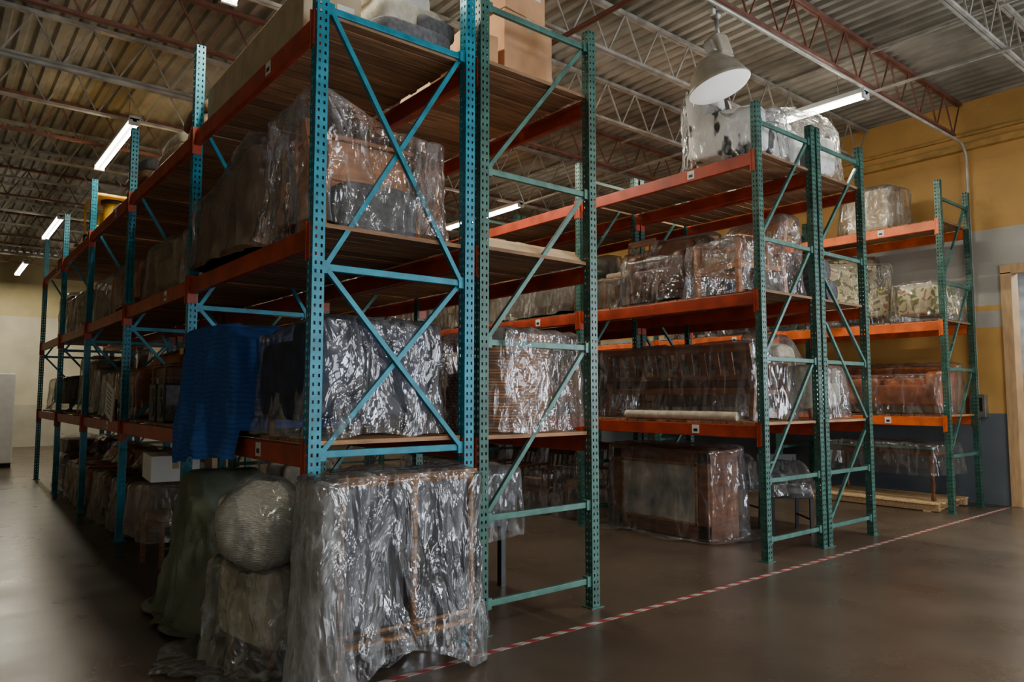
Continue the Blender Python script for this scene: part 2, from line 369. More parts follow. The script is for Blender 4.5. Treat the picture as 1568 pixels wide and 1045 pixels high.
def rack(x0,x1,y0,nb,levels,pm,bm_,hz,diag,H=4.62,beam=ORANGE,bay=2.54,skipdeck=(),deckm=WOODD):
    e=empty('pallet_rack',((x0+x1)/2,y0,0)); cx=(x0+x1)/2
    def L(x,y,z): return (x-cx,y-y0,z)
    for k in range(nb+1):
        y=y0+k*bay
        for xx,nm in((x0,'upright_outer'),(x1,'upright_inner')):
            if (pm.name,H) not in POST: POST[(pm.name,H)]=post_mesh(H,pm)
            obj(nm,POST[(pm.name,H)],e,L(xx,y,0))
        b=MB(); g=PW/2
        for z in hz:
            b.box(L(cx,y,z),(x1-x0-PW,.032,.042),bm_,.003)
            for xx in (x0+g+.02,x1-g-.02): b.box(L(xx,y,z),(.04,.05,.075),bm_)
        for (xa,za,xb,zb_) in diag:
            A=L(x0+g+.03 if xa==0 else x1-g-.03,y-.012*(1 if xa==0 else -1),za); B=L(x0+g+.03 if xb==0 else x1-g-.03,y-.012*(1 if xa==0 else -1),zb_)
            b.bar(A,B,.03,.03,bm_)
        obj('bracing',b.mesh('bracing'),e)
    b=MB()
    for k in range(nb):
        ya=y0+k*bay+PW/2; yb=y0+(k+1)*bay-PW/2
        for li,z in enumerate(levels):
            for s,xx in((-1,x0),(1,x1)):
                b.box(L(xx,(ya+yb)/2,z-.065),(.05,yb-ya,.13),beam,.006)
                b.box(L(xx-s*.02,(ya+yb)/2,z-.02),(.03,yb-ya,.03),beam)
                for yy,sg in((ya+.003,1),(yb-.003,-1)):
                    b.box(L(xx+s*.012,yy,z-.09),(.075,.012,.24),beam)
                    b.box(L(xx+s*.040,yy-.02*sg,z-.09),(.008,.05,.22),beam)
                if s==-1 and (k+li)%2==0:
                    b.box(L(xx-.027,ya+.75,z-.06),(.003,.09,.09),PAPER); b.box(L(xx-.029,ya+.75,z-.07),(.002,.05,.03),DARK)
    obj('load_beams',b.mesh('load_beams'),e)
    b=MB(); rnd=random.Random(5)
    for k in range(nb):
        ya=y0+k*bay-PW/2+.0; yb=ya+bay
        for li,z in enumerate(levels):
            if (k,li) in skipdeck: continue
            y=ya+.03 if k==0 else ya+.04
            while y<yb-.05:
                w=rnd.choice((.09,.14,.14,.185)); w=min(w,yb-y)
                b.box(L(cx+rnd.uniform(-.01,.01),y+w/2,z+.014),(x1-x0-.10,w-rnd.choice((.006,.008,.02)),.026),deckm)
                y+=w
    obj('deck_planks',b.mesh('deck_planks'),e)
    return e
ZZ=[(1,4.36,0,3.22),(1,3.16,0,2.01),(1,1.95,0,.81)]
ZX=[(0,3.92,1,2.38),(1,3.92,0,2.38),(0,2.34,1,1.28),(1,2.34,0,1.28)]
LA=(1.31,2.60,3.90); LB=(1.31,2.64,4.06)
Y0=4.0; BAY=2.54
rack(1.755,2.84,Y0,5,LA,BLUE,BLUE,(1.26,2.36,3.94),ZX,H=4.68)
rack(2.965,4.03,Y0,5,(1.30,2.62,3.97),GREEN,GREENB,(.2,.77,1.97,3.18,4.38),ZZ,H=4.57)
rack(6.41,7.46,Y0,4,LB,GREEN,GREENB,(.2,.77,1.97,3.18,4.38),ZZ)
rack(7.58,8.59,Y0,4,LB,GREEN,GREENB,(.2,.77,1.97,3.18,4.38),[(0,2.9,1,2.0),(0,2.4,1,1.35),(1,1.2,0,.25),(1,4.3,0,3.3)])
rack(10.93,11.95,Y0,3,LB,GREEN,GREENB,(.77,1.97,3.18,4.38),ZZ,H=4.66,beam=ORANGE2)
DZ=.03

# ------------------------------------------------------------------ room
XL,XR,YN,YF,ZC=-6.5,12.35,-7.0,27.5,6.15
def floor_mat():
    m,t,o=nt('polished_concrete_floor'); L=t.links.new
    p=N(t,'ShaderNodeBsdfPrincipled'); L(p.outputs[0],o.inputs[0])
    tc=N(t,'ShaderNodeTexCoord'); n=N(t,'ShaderNodeTexNoise'); n.inputs['Scale'].default_value=.7; n.inputs['Detail'].default_value=9; n.inputs['Roughness'].default_value=.6
    L(tc.outputs['Object'],n.inputs['Vector']); r=N(t,'ShaderNodeValToRGB')
    r.color_ramp.elements[0].position=.3; r.color_ramp.elements[0].color=(.060,.043,.030,1); r.color_ramp.elements[1].position=.72; r.color_ramp.elements[1].color=(.125,.092,.064,1)
    L(n.outputs['Fac'],r.inputs[0]); L(r.outputs[0],p.inputs['Base Color'])
    mr=N(t,'ShaderNodeMapRange'); mr.inputs['From Min'].default_value=.3; mr.inputs['From Max'].default_value=.7; mr.inputs['To Min'].default_value=.25; mr.inputs['To Max'].default_value=.37
    n2=N(t,'ShaderNodeTexNoise'); n2.inputs['Scale'].default_value=1.6; n2.inputs['Detail'].default_value=4; L(tc.outputs['Object'],n2.inputs['Vector'])
    L(n2.outputs['Fac'],mr.inputs[0]); L(mr.outputs[0],p.inputs['Roughness'])
    bp=N(t,'ShaderNodeBump'); bp.inputs['Strength'].default_value=.12; bp.inputs['Distance'].default_value=.008
    n3=N(t,'ShaderNodeTexNoise'); n3.inputs['Scale'].default_value=18; L(tc.outputs['Object'],n3.inputs['Vector']); L(n3.outputs['Fac'],bp.inputs['Height']); L(bp.outputs[0],p.inputs['Normal'])
    return m
b=MB(); b.box(((XL+15.5)/2,(YN+YF)/2,-.05),(15.5-XL,YF-YN,.1),floor_mat()); obj('floor',b.mesh('floor'))
def wall_mat(name,stops):
    m,t,o=nt(name); L=t.links.new
    p=N(t,'ShaderNodeBsdfPrincipled'); L(p.outputs[0],o.inputs[0]); p.inputs['Roughness'].default_value=.6
    tc=N(t,'ShaderNodeTexCoord'); s=N(t,'ShaderNodeSeparateXYZ'); L(tc.outputs['Object'],s.inputs[0])
    mr=N(t,'ShaderNodeMapRange'); mr.inputs['From Max'].default_value=7; L(s.outputs['Z'],mr.inputs[0])
    r=N(t,'ShaderNodeValToRGB'); r.color_ramp.interpolation='CONSTANT'; e=r.color_ramp.elements
    e[0].position=0; e[0].color=c4(stops[0][1]); e[1].position=stops[1][0]/7; e[1].color=c4(stops[1][1])
    for z,c in stops[2:]: x=e.new(z/7); x.color=c4(c)
    L(mr.outputs[0],r.inputs[0])
    n=N(t,'ShaderNodeTexNoise'); n.inputs['Scale'].default_value=1.3; n.inputs['Detail'].default_value=7; L(tc.outputs['Object'],n.inputs['Vector'])
    h=N(t,'ShaderNodeHueSaturation'); m2=N(t,'ShaderNodeMapRange'); m2.inputs['From Min'].default_value=.3; m2.inputs['From Max'].default_value=.7; m2.inputs['To Min'].default_value=.8; m2.inputs['To Max'].default_value=1.12
    L(n.outputs['Fac'],m2.inputs[0]); L(m2.outputs[0],h.inputs['Value']); L(r.outputs[0],h.inputs['Color']); L(h.outputs[0],p.inputs['Base Color'])
    br=N(t,'ShaderNodeTexBrick'); br.inputs['Scale'].default_value=1; br.inputs['Brick Width'].default_value=.4; br.inputs['Row Height'].default_value=.2; br.inputs['Mortar Size'].default_value=.008
    cb=N(t,'ShaderNodeCombineXYZ'); L(s.outputs['Y'],cb.inputs[0]); L(s.outputs['Z'],cb.inputs[1]); L(cb.outputs[0],br.inputs['Vector'])
    bp=N(t,'ShaderNodeBump'); bp.inputs['Strength'].default_value=.25; bp.inputs['Distance'].default_value=.01; bp.invert=True; L(br.outputs['Fac'],bp.inputs['Height']); L(bp.outputs[0],p.inputs['Normal'])
    return m
YW=(.64,.37,.105); GW=(.46,.45,.41); BGY=(.13,.16,.19)
WR=wall_mat('banded_painted_block_wall',[(0,BGY),(1.32,YW),(2.62,GW),(2.85,YW),(2.93,GW),(4.1,YW)])
DY0,DY1,DH=2.0,3.62,3.42
b=MB(); t=.25; xw=XR+t/2
b.box((xw,(DY1+YF)/2,ZC/2),(t,YF-DY1,ZC),WR); b.box((xw,(YN+DY0)/2,ZC/2),(t,DY0-YN,ZC),WR); b.box((xw,(DY0+DY1)/2,(DH+ZC)/2),(t,DY1-DY0,ZC-DH),WR)
obj('wall_right',b.mesh('wall_right'))
b=MB(); WF=wall_mat('painted_far_wall',[(0,(.45,.42,.33)),(1.3,(.6,.55,.4)),(4.1,(.55,.46,.22))])
b.box(((XL+XR)/2,YF+.1,ZC/2),(XR-XL,.2,ZC),WF); obj('wall_far',b.mesh('wall_far'))
b=MB(); b.box((XL-.1,(YN+YF)/2,ZC/2),(.2,YF-YN,ZC),WF); obj('wall_left',b.mesh('wall_left'))
b=MB(); NB=M('next_room_paint',(.30,.33,.36),.6); b.box((15.4,2.8,2),(.1,5,4),NB); b.box((14,5.3,2),(2.8,.1,4),NB); b.box((14,.3,2),(2.8,.1,4),NB); b.box((14,2.8,4.05),(2.8,5.1,.1),NB)
obj('wall_next_room',b.mesh('wall_next_room'))
b=MB(); CAS=M('raw_timber_casing',(.58,.37,.19),.6,0,.15,4,.1,30,(1,6,1))
b.box((XR-.015,DY1+.03,DH/2),(.03,.14,DH),CAS,.004); b.box((XR-.015,DY0-.03,DH/2),(.03,.14,DH),CAS,.004); b.box((XR-.015,(DY0+DY1)/2,DH+.045),(.03,DY1-DY0+.2,.14),CAS,.004)
b.box((XR+.125,DY1-.02,DH/2),(.27,.04,DH),CAS); b.box((XR+.125,DY0+.02,DH/2),(.27,.04,DH),CAS)
obj('door_1',b.mesh('door_casing'))
b=MB()
for z in(.3,1.0,1.7,2.4): b.box((14.9,3.0,z),(.5,1.6,.04),STEEL)
for y in(2.22,3.78):
    for x in (14.67,15.13): b.box((x,y,1.3),(.04,.04,2.6),STEEL)
for i in range(9): b.box((14.9,2.4+.5*(i%3),[.32,1.02,1.72][i//3]+.17),(.36,.4,.3),[CARD,BEIGE,CARD2][i%3],.01)
obj('storage_shelf',b.mesh('storage_shelf'))
b=MB(); b.box((1.35,YF-.02,1.05),(.95,.05,2.1),WHITE,.01)
for x in(.83,1.87): b.box((x,YF-.03,1.08),(.09,.08,2.2),STEEL)
b.box((1.35,YF-.03,2.2),(1.13,.08,.09),STEEL); b.cyl((1.7,YF-.12,1.0),(1.7,YF-.04,1.0),.03,STEEL); b.box((1.35,YF-.05,1.5),(.5,.02,.6),DGLASS)
obj('door_2',b.mesh('far_door'))
b=MB(); b.box((0,0,1.1),(.9,.6,2.0),WHITE,.02); b.box((0,-.31,1.1),(.02,.02,1.9),DARK); b.box((-.1,-.32,1.2),(.02,.03,.2),STEEL); b.box((.1,-.32,1.2),(.02,.03,.2),STEEL); b.box((0,0,.05),(.86,.56,.1),DARK)
obj('storage_cabinet',b.mesh('storage_cabinet'),None,(1.15,20.0,0))
# ceiling deck
b=MB(); DK=M('galvanised_roof_deck',(.30,.29,.24),.5,.15,.35,1.5); i=b.mi(DK)
prof=[]; x=XL
while x<XR:
    prof+=[(x,ZC),(x+.07,ZC),(x+.095,ZC+.045),(x+.165,ZC+.045)]; x+=.19
V0=[b.bm.verts.new((min(p[0],XR),YN,p[1])) for p in prof]; V1=[b.bm.verts.new((min(p[0],XR),YF,p[1])) for p in prof]
for k in range(len(prof)-1):
    f=b.bm.faces.new((V0[k],V0[k+1],V1[k+1],V1[k])); f.material_index=i
b.box(((XL+XR)/2,(YN+YF)/2,ZC+.1),(XR-XL,YF-YN,.06),DK)
obj('ceiling',b.mesh('ceiling'))
def joist_mesh(mat):
    b=MB(); x0=XL+.02;x1=XR-.02; zt=ZC-.03; zb_=ZC-.58
    for s in(-1,1):
        b.box(((x0+x1)/2,s*.022,zt),(x1-x0,.035,.045),mat); b.box(((x0+x1)/2,s*.022,zb_),(x1-x0-.6,.03,.035),mat)
    n=int((x1-x0)/.6); dx=(x1-x0)/n
    for k in range(n):
        a=x0+k*dx; m=a+dx/2
        b.bar((a,0,zt),(m,0,zb_),.018,.018,mat); b.bar((m,0,zb_),(a+dx,0,zt),.018,.018,mat)
    return b.mesh('joist')
JW,JR=joist_mesh(JOISTW),joist_mesh(JOISTR)
e=empty('ceiling_joists'); k=0; y=-6
while y<YF-.3:
    obj('bar_joist',JR if k%3==1 else JW,e,(0,y,0)); y+=1.45; k+=1
b=MB()
for x in(-3.5,.3,4.7,9.4):
    b.box((x,(YN+YF)/2,ZC-.61),(.03,YF-YN,.03),JOISTW); b.box((x,(YN+YF)/2,ZC-.07),(.03,YF-YN,.03),JOISTW)
obj('joist_bridging',b.mesh('bridging'),e)
b=MB(); YP=M('yellow_wall_trim',(.5,.30,.08),.55)
b.box((XR-.06,(YN+YF)/2,5.42),(.12,YF-YN,.10),YP,.01); b.box((XR-.03,(YN+YF)/2,5.62),(.06,YF-YN,.05),YP,.01)
obj('trim_1',b.mesh('wall_ledger'))
def tube(name,pts,r,mat,parent=None):
    cu=bpy.data.curves.new(name,'CURVE'); cu.dimensions='3D'; cu.bevel_depth=r; cu.bevel_resolution=3
    s=cu.splines.new('POLY'); s.points.add(len(pts)-1)
    for p,q in zip(s.points,pts): p.co=(*q,1)
    cu.materials.append(mat); o=bpy.data.objects.new(name,cu); COL.objects.link(o); o.parent=parent; return o
arc=[(12.0+.27*math.sin(a),4.07,5.18+.27*math.cos(a)) for a in [i*math.pi/16 for i in range(9)]]
tube('electrical_conduit',[(4.5,4.07,5.45)]+arc+[(12.27,4.07,1.5)],.022,M('conduit_paint',(.5,.48,.42),.4,.3))
tube('sprinkler_pipe',[(-6,9.5,5.35),(12.3,9.5,5.35)],.035,JOISTW)
tube('sprinkler_pipe',[(5.2,-6,5.48),(5.2,27,5.48)],.03,M('pipe_red_brown',(.16,.06,.04),.5))
b=MB(); b.box((0,0,0),(.12,.22,.34),STEEL,.01); b.box((-.062,0,.02),(.01,.14,.2),DARK); b.cyl((0,0,-.3),(0,0,-.17),.015,STEEL)
obj('electrical_box',b.mesh('electrical_box'),None,(XR-.06,4.07,1.45))
def tape_mat():
    m,t,o=nt('red_white_floor_tape'); L=t.links.new
    p=N(t,'ShaderNodeBsdfPrincipled'); L(p.outputs[0],o.inputs[0]); p.inputs['Roughness'].default_value=.45
    tc=N(t,'ShaderNodeTexCoord'); s=N(t,'ShaderNodeSeparateXYZ'); L(tc.outputs['Object'],s.inputs[0])
    ad=N(t,'ShaderNodeMath',operation='MULTIPLY_ADD'); ad.inputs[1].default_value=1.0; L(s.outputs['Y'],ad.inputs[0]); L(s.outputs['X'],ad.inputs[2])
    mu=N(t,'ShaderNodeMath',operation='MULTIPLY'); mu.inputs[1].default_value=6; L(ad.outputs[0],mu.inputs[0])
    fr=N(t,'ShaderNodeMath',operation='FRACT'); L(mu.outputs[0],fr.inputs[0]); gt=N(t,'ShaderNodeMath',operation='GREATER_THAN'); gt.inputs[1].default_value=.5; L(fr.outputs[0],gt.inputs[0])
    mx=N(t,'ShaderNodeMix',data_type='RGBA'); mx.inputs['A'].default_value=(.30,.03,.03,1); mx.inputs['B'].default_value=(.42,.36,.33,1); L(gt.outputs[0],mx.inputs[0]); L(mx.outputs['Result'],p.inputs['Base Color']); return m
b=MB(); b.box((6.8,3.71,.001),(11,.045,.002),tape_mat()); obj('floor_tape',b.mesh('floor_tape'))

# ------------------------------------------------------------------ lights
TUBE=emis('fluorescent_tube_glow',(1,.95,.80),30)
def area(name,loc,rot,sx,sy,p,c,parent=None):
    l=bpy.data.lights.new(name,'AREA'); l.shape='RECTANGLE'; l.size=sx; l.size_y=sy; l.energy=p; l.color=c
    o=bpy.data.objects.new(name,l); COL.objects.link(o); o.location=loc; o.rotation_euler=rot; o.parent=parent; return o
def fluo(x,y0,p=80,z=5.22):
    e=empty('fluorescent_light',(x,y0+1.25,z))
    b=MB(); b.box((0,0,.05),(.13,2.5,.06),WHITE,.006); b.box((0,0,.015),(.05,2.5,.03),WHITE)
    for s in(-1,1): b.box((0,s*1.235,0),(.14,.03,.09),WHITE)
    for s in(-.9,.9): b.cyl((0,s,.08),(0,s,ZC-z-.5),.004,STEEL,6)
    obj('housing',b.mesh('housing'),e)
    b=MB()
    for s in(-.042,.042): b.cyl((s,-1.21,-.012),(s,1.21,-.012),.018,TUBE,8)
    obj('tubes',b.mesh('tubes'),e)
    area('lamp_glow',(0,0,-.05),(0,0,0),.12,2.4,p,(1,.91,.72),e)
fluo(2.0,4.1,75); fluo(2.0,10.4,70); fluo(2.0,17,80); fluo(2.0,23.4,160)
for y in(3.9,10.4,17): fluo(8.65,y,105)
fluo(2.0,-2.6,120); fluo(8.65,-2.6,120); fluo(5.3,6.2,90)  # rear pair unseen, added as fill; hidden aisle fixture added to light the aisle
FILL_GLOW=emis('daylight_glass',(.82,.9,1),32)  # unseen framed glowing panes, added to throw cool fill from the right
for i,y in enumerate((-4.2,-1.6)):
    b=MB(); b.box((XR-.005,y,2.6),(.01,1.9,2.4),FILL_GLOW)
    for s in(-1,0,1): b.box((XR-.03,y+s*.97,2.6),(.06,.07,2.5),WHITE)
    for s in(-1,0,1): b.box((XR-.03,y,2.6+s*1.22),(.06,2.0,.07),WHITE)
    obj('fill_panel_%d'%(i+1),b.mesh('fill_panel'))
area('rear_fill_light',(5.5,-6.5,2.2),(math.radians(90),0,math.radians(4)),6,3.4,370,(.92,.95,1))  # no door stands here; added fill light behind the camera
area('next_room_light',(14,2.8,3.9),(0,0,0),1,2,150,(1,.95,.85))
w=bpy.data.worlds.new('World'); SC.world=w; w.use_nodes=True
w.node_tree.nodes['Background'].inputs[0].default_value=(.75,.72,.70,1); w.node_tree.nodes['Background'].inputs[1].default_value=.25
b=MB(); ax=Euler((math.radians(-14),math.radians(-10),0))
b.lathe((0,0,0),[(.10,.30),(.14,.28),(.24,.16),(.30,.03),(.315,0),(.31,-.01)],M('lamp_reflector_outer',(.45,.42,.34),.4,.2),36,ax)
LENS=M('lamp_lens',(.9,.9,.88),.3,0,.03,glow=.5)
b.lathe((0,0,0),[(.31,-.01),(.28,-.035),(.15,-.06),(.0,-.065)],LENS,36,ax)
b.box((0,0,.40),(.20,.17,.22),M('lamp_ballast',(.5,.45,.33),.45,.1),.02,ax); b.box((.13,.02,.40),(.10,.12,.16),STEEL,.01,ax); b.box((-.14,0,.36),(.06,.10,.12),STEEL,.01,ax)
b.cyl((0,0,.5),(-.03,0,.72),.02,STEEL); b.lathe((-.03,0,.72),[(.0,.05),(.05,.03),(.05,-.02),(0,-.04)],STEEL,14); b.cyl((-.03,0,.72),(-.05,0,ZC-.60-4.68-.04),.008,STEEL)
b.box((-.09,0,.74),(.06,.05,.07),WHITE,.01)
obj('high_bay_lamp',b.mesh('high_bay_lamp'),None,(6.02,4.15,4.68))

# ------------------------------------------------------------------ front: bamboo cabinet standing in front of the blue frame
def bamboo_cab(w,d,h):
    b=MB(); r=.018; GP=M('grey_cloth_panel',(.05,.055,.07),.6,0,.3,5)
    for sx in(-1,1):
        for sy in(-1,1): b.cyl((sx*w/2,sy*d/2,0),(sx*w/2,sy*d/2,h),r,BAMB)
    for sy in(-1,1):
        for z in(.24,h-.03): b.cyl((-w/2,sy*d/2,z),(w/2,sy*d/2,z),r*.9,BAMB)
        b.cyl((.02,sy*d/2-.01,.2),(.02,sy*d/2-.01,h),r*1.2,BAMB)
        b.cyl((-w/2,sy*d/2,.30),(w/2,sy*d/2,.30),r*.6,BAMB)
    for k in range(7): b.cyl((.02,-d/2-.01,.3+.12*k),(.02,-d/2-.01,.315+.12*k),r*1.45,BAMB)
    for sx in(-1,1):
        for z in(.24,h-.03): b.cyl((sx*w/2,-d/2,z),(sx*w/2,d/2,z),r*.8,BAMB)
        b.box((sx*(w/2),0,h/2+.13),(.01,d-.03,h-.3),DGLASS)
    b.box((0,0,h),(w+.06,d+.05,.03),WOOD,.006)
    for s in(-1,1):
        b.box((s*w/4,-d/2+.012,.92),(w/2-.05,.012,.36),GP)
        b.box((s*w/4,-d/2+.03,.50),(w/2-.05,.012,.46),DGLASS)
    b.box((0,-d/2+.012,.735),(w-.04,.02,.012),GP)
    b.box((0,d/2,h/2+.1),(w-.03,.01,h-.25),DGLASS); b.box((0,0,.25),(w,d,.015),WOOD)
    return b.mesh('cabinet')
e=empty('plastic_wrapped_bamboo_cabinet',(2.165,3.79,0))
obj('cabinet_body',bamboo_cab(.86,.24,1.14),e,(.05,.0,0))
obj('plastic_cover',drape(.535,.155,1.165,PLN,0,.06,1,75,pl=.035,S=64,R=14,rc=.05,inner=-.01,
    zb=lambda x,y,nx,ny:.015+.15*max(0,1-(x/.42)**2)*(1 if y<0 else .2)),e)
obj('plastic_cover_bunched_fold',drape(.075,.145,1.14,PLW,.02,.05,2,110,pl=.03,S=44,R=5,rc=.03,inner=-.01),e,(-.455,-.01,0))
obj('plastic_cover_bunched_fold',drape(.05,.12,1.10,PLD,.03,.03,3,110,pl=.02,S=40,R=5,rc=.02,inner=-.01),e,(-.44,-.01,0))

wrapped('plastic_wrapped_ottoman',m_armchair(.6,.6,.55,CREAM),(1.84,4.55,0),-1.4,drape(.35,.34,.60,PLN,0,.08,4,60,pl=.08,S=45,puddle=.14,top=.08,rc=.15))
AX=Euler((math.radians(80),0,math.radians(-22)))
b=MB(); b.lathe((0,0,0),[(0,-.24),(.15,-.235),(.22,-.2),(.25,-.13),(.255,0),(.25,.08),(.232,.14),(.19,.18),(.10,.20),(0,.205)],WICKW,56,AX); me=b.mesh('pouf')
for v in me.vertices: v.co+=v.co.normalized()*(.04*noise.noise(v.co*6)+.018*noise.noise(v.co*17))
wb=empty('plastic_wrapped_woven_pouf',(1.62,4.38,.83)); obj('pouf_body',me,wb)
b=MB(); b.lathe((0,0,0),[(0,-.28),(.19,-.27),(.26,-.22),(.285,0),(.275,.17),(.2,.25),(0,.26)],PLB,60,AX); me=b.mesh('cover')
for v in me.vertices: v.co+=v.co.normalized()*.03*noise.noise(v.co*9)
obj('plastic_cover',me,wb)
wrapped('canvas_covered_chair',m_chair(h=.85),(1.88,5.70,0),-math.pi/2,drape(.36,.26,.95,CANVAS,.0,.20,8,55,hf=lambda x,y:1.02-.30*ss(-.2,.4,x),pl=.09,puddle=.03,rc=.05,name='canvas',S=36))
wrapped('plastic_wrapped_chair',m_chair(h=.75),(1.95,7.6,0),-1.4,drape(.33,.32,.76,PLD,.25,.03,9,30))
obj('white_carton',m_box(.42,.62,.24,WHITE),None,(1.9,7.62,.80),-.1)
b=MB(); b.box((0,0,.22),(.34,.3,.42),BROWNC,.03); b.pillow((0,0,.47),(.36,.32,.1),NAVY)
obj('storage_bench',b.mesh('bench'),None,(2.55,6.3,0))
z1=LA[0]+DZ
wrapped('plastic_wrapped_loveseat',m_armchair(.95,.76,.70,NAVY,n=1),(2.24,4.54,z1),math.pi,drape(.43,.50,.75,PLN,0,.02,11,60,pl=.04,S=44,R=16,hf=lambda x,y:.73+.03*math.sin(y*5)))
e=empty('blanket_covered_armchair',(2.17,5.68,z1),-math.pi/2); obj('armchair_body',m_armchair(.85,.8,.70,GREY),e)
obj('moving_blanket',drape(.60,.51,.80,BLUEQ,0,.03,12,50,hf=lambda x,y:.80-.14*ss(.1,.7,x),pl=.06,S=40,zb=lambda x,y,nx,ny:(-.17-.10*ss(-.6,.6,-x)) if ny<-.5 else .02,name='blanket'),e,(.0,0,0))
b=MB(); LB_=M('blanket_label',(.6,.4,.1),.7)
for zz in(.3,.62): b.box((-.56,-.56,zz),(.10,.004,.05),LB_)
obj('sewn_labels',b.mesh('labels'),e)
for yy in(7.6,7.92):
    b=MB(); b.box((0,0,.19),(.24,.24,.38),DARK,.012); b.cyl((-.121,0,.14),(-.127,0,.14),.09,GREY,24); b.cyl((-.121,0,.29),(-.127,0,.29),.045,GREY,20); b.box((0,-.122,.19),(.2,.004,.34),GREY)
    obj('loudspeaker',b.mesh('speaker'),None,(1.90,yy,z1))
b=MB(); b.box((0,0,.29),(.75,.8,.58),BROWN,.04,seg=4); b.box((-.385,0,.40),(.02,.1,.1),STEEL); b.box((0,0,.45),(.765,.815,.02),WOOD)
for s in(-1,1): b.box((0,s*.25,.3),(.78,.05,.6),WOOD,.01)
obj('leather_trunk',b.mesh('trunk'),None,(2.36,8.52,z1))
obj('folded_blanket_pile',m_pile(.7,.8,(BROWNC,GREY),2,31),None,(2.4,7.3,z1))
b=MB(); b.box((0,0,0),(.006,.46,.38),PAPER,rot=(math.radians(14),0,0))
for k in range(6): b.box((-.005,0,.13-.05*k),(.003,.30-.02*k,.014),DARK,rot=(math.radians(14),0,0))
b.box((.04,-.17,-.09),(.02,.02,.24),DARK)
obj('paper_notice',b.mesh('notice'),None,(1.69,9.55,1.53))
z2=LA[1]+DZ
b=MB()
b.box((0,.06,.34),(.62,.38,.60),WOODO,.01); b.pillow((.02,-.20,.17),(.60,.22,.36),GREY,.4); b.box((0,-.14,.50),(.56,.015,.26),WOODO,.004)
b.bar((-.36,-.24,0),(-.33,.1,.80),.05,.09,WOODO); b.bar((.35,-.22,0),(.33,.1,.68),.05,.06,WOODO); b.box((0,.06,.66),(.72,.42,.03),WOODO,.008)
for sx in(-1,1):
    for sy in(-1,1): b.box((sx*.31,sy*.18+.03,.03),(.05,.05,.06),WOOD)
wrapped('plastic_wrapped_wooden_lounge_chair',b.mesh('cab'),(2.24,4.45,z2),0,drape(.47,.40,.73,PLN,0,.03,14,60,pl=.06,S=40,hf=lambda x,y:.70+.18*ss(.1,-.46,x)))
e=wrapped('blanket_covered_sofa',m_armchair(1.2,.85,.62,BROWN,n=2),(2.24,5.68,z2),-math.pi/2,drape(.66,.50,.70,BROWNC,0,.01,15,40,hf=lambda x,y:.56+.22*ss(-.3,.7,x),pl=.03))
obj('plastic_cover',drape(.70,.55,.76,PLB,0,.02,16,40,hf=lambda x,y:.60+.24*ss(-.3,.7,x)),e)
z3=LA[2]+DZ
obj('long_cardboard_box',m_box(.40,2.15,.32,CARD2),None,(1.98,5.35,z3),-.02)
b=MB(); b.pillow((0,0,.10),(1.0,1.1,.2),GREY,.3); b.pillow((.02,.05,.29),(.86,1.0,.20),CREAM,.25); b.pillow((-.05,.05,.47),(.8,.9,.18),WHITE,.3); b.pillow((.3,-.42,.24),(.5,.16,.16),GREY,.5)
e=empty('folded_bedding_stack',(2.50,4.62,z3)); obj('bedding',b.mesh('bedding'),e); e.scale=(.62,1,1)
z3b=3.97+DZ
obj('cardboard_box',m_box(.52,.5,.62,CARD,False),None,(3.62,4.52,z3b),.05)
obj('cardboard_box',m_box(.30,.42,.34,CARD,False),None,(3.16,4.45,z3b),-.1)
obj('cardboard_box',m_box(.46,.45,.40,CARD),None,(3.58,4.5,z3b+.63),.12)
obj('cardboard_box',m_box(.6,.5,.45,CARD2),None,(3.5,5.3,z3b),0)
z2b=2.62+DZ; b=MB()
for i in range(4): b.box((0,.0+.02*i,.012+.022*i),(.95,1.9,.02),WOODL)
for i in range(6): b.box((-.35+.14*i,.1+.05*(i%3),.11+.0*i),(.09,1.7-.1*i,.04),WOODL if i%2 else WOODD,.003,(0,0,.03*(i%3-1)))
for i in range(3): b.box((-.2+.15*i,-.0,.155),(.1,1.2,.04),WOODD,.003,(0,0,.1*(i-1)))
obj('lumber_stack',b.mesh('lumber'),None,(3.5,5.0,z2b))
b=MB(); b.lathe((0,0,0),[(.10,0),(.12,.02),(.03,.05),(.04,.25),(.02,.3),(.02,.4)],BEIGE,20); b.lathe((0,0,.33),[(.30,0),(.17,.33)],CREAM,32)
wrapped('plastic_wrapped_table_lamp',b.mesh('lamp'),(3.55,6.95,z2b),0,drape(.33,.33,.85,PLW,0,.02,21,30,hf=lambda x,y:.85-.3*min(1,(abs(x)+abs(y)))))
b=MB()
b.lathe((0,0,0),[(.38,.0),(.40,.02),(.41,.30),(.40,.34),(.0,.36)],WICKT,36)
g=[]; i=b.mi(WICKT)
for a in range(0,25):
    th=math.radians(-20+a*220/24); hh=.30+.42*max(.25,math.sin(math.radians(a*180/24)))
    g.append([b.bm.verts.new((r*math.cos(th),r*math.sin(th)*.95,z)) for r,z in((.41,.28),(.45,hh),(.43,hh+.03),(.38,hh),(.36,.3))])
for a in range(24):
    for c in range(4):
        f=b.bm.faces.new((g[a][c],g[a+1][c],g[a+1][c+1],g[a][c+1])); f.material_index=i; f.smooth=True
b.pillow((0,0,.40),(.66,.62,.12),ORL,.5)
wrapped('plastic_wrapped_wicker_chair',b.mesh('wchair'),(3.5,4.5,1.33),.2+math.pi,drape(.48,.46,.76,PLN,0,.02,23,60,pl=.04,S=40,hf=lambda x,y:.72+.05*ss(-.2,.3,y)))
b=MB(); b.lathe((0,0,0),[(0,.01),(.20,.0),(.24,.66),(.245,.69),(.0,.72)],WICK,32); obj('wicker_hamper',b.mesh('hamper'),None,(3.26,5.35,1.33))
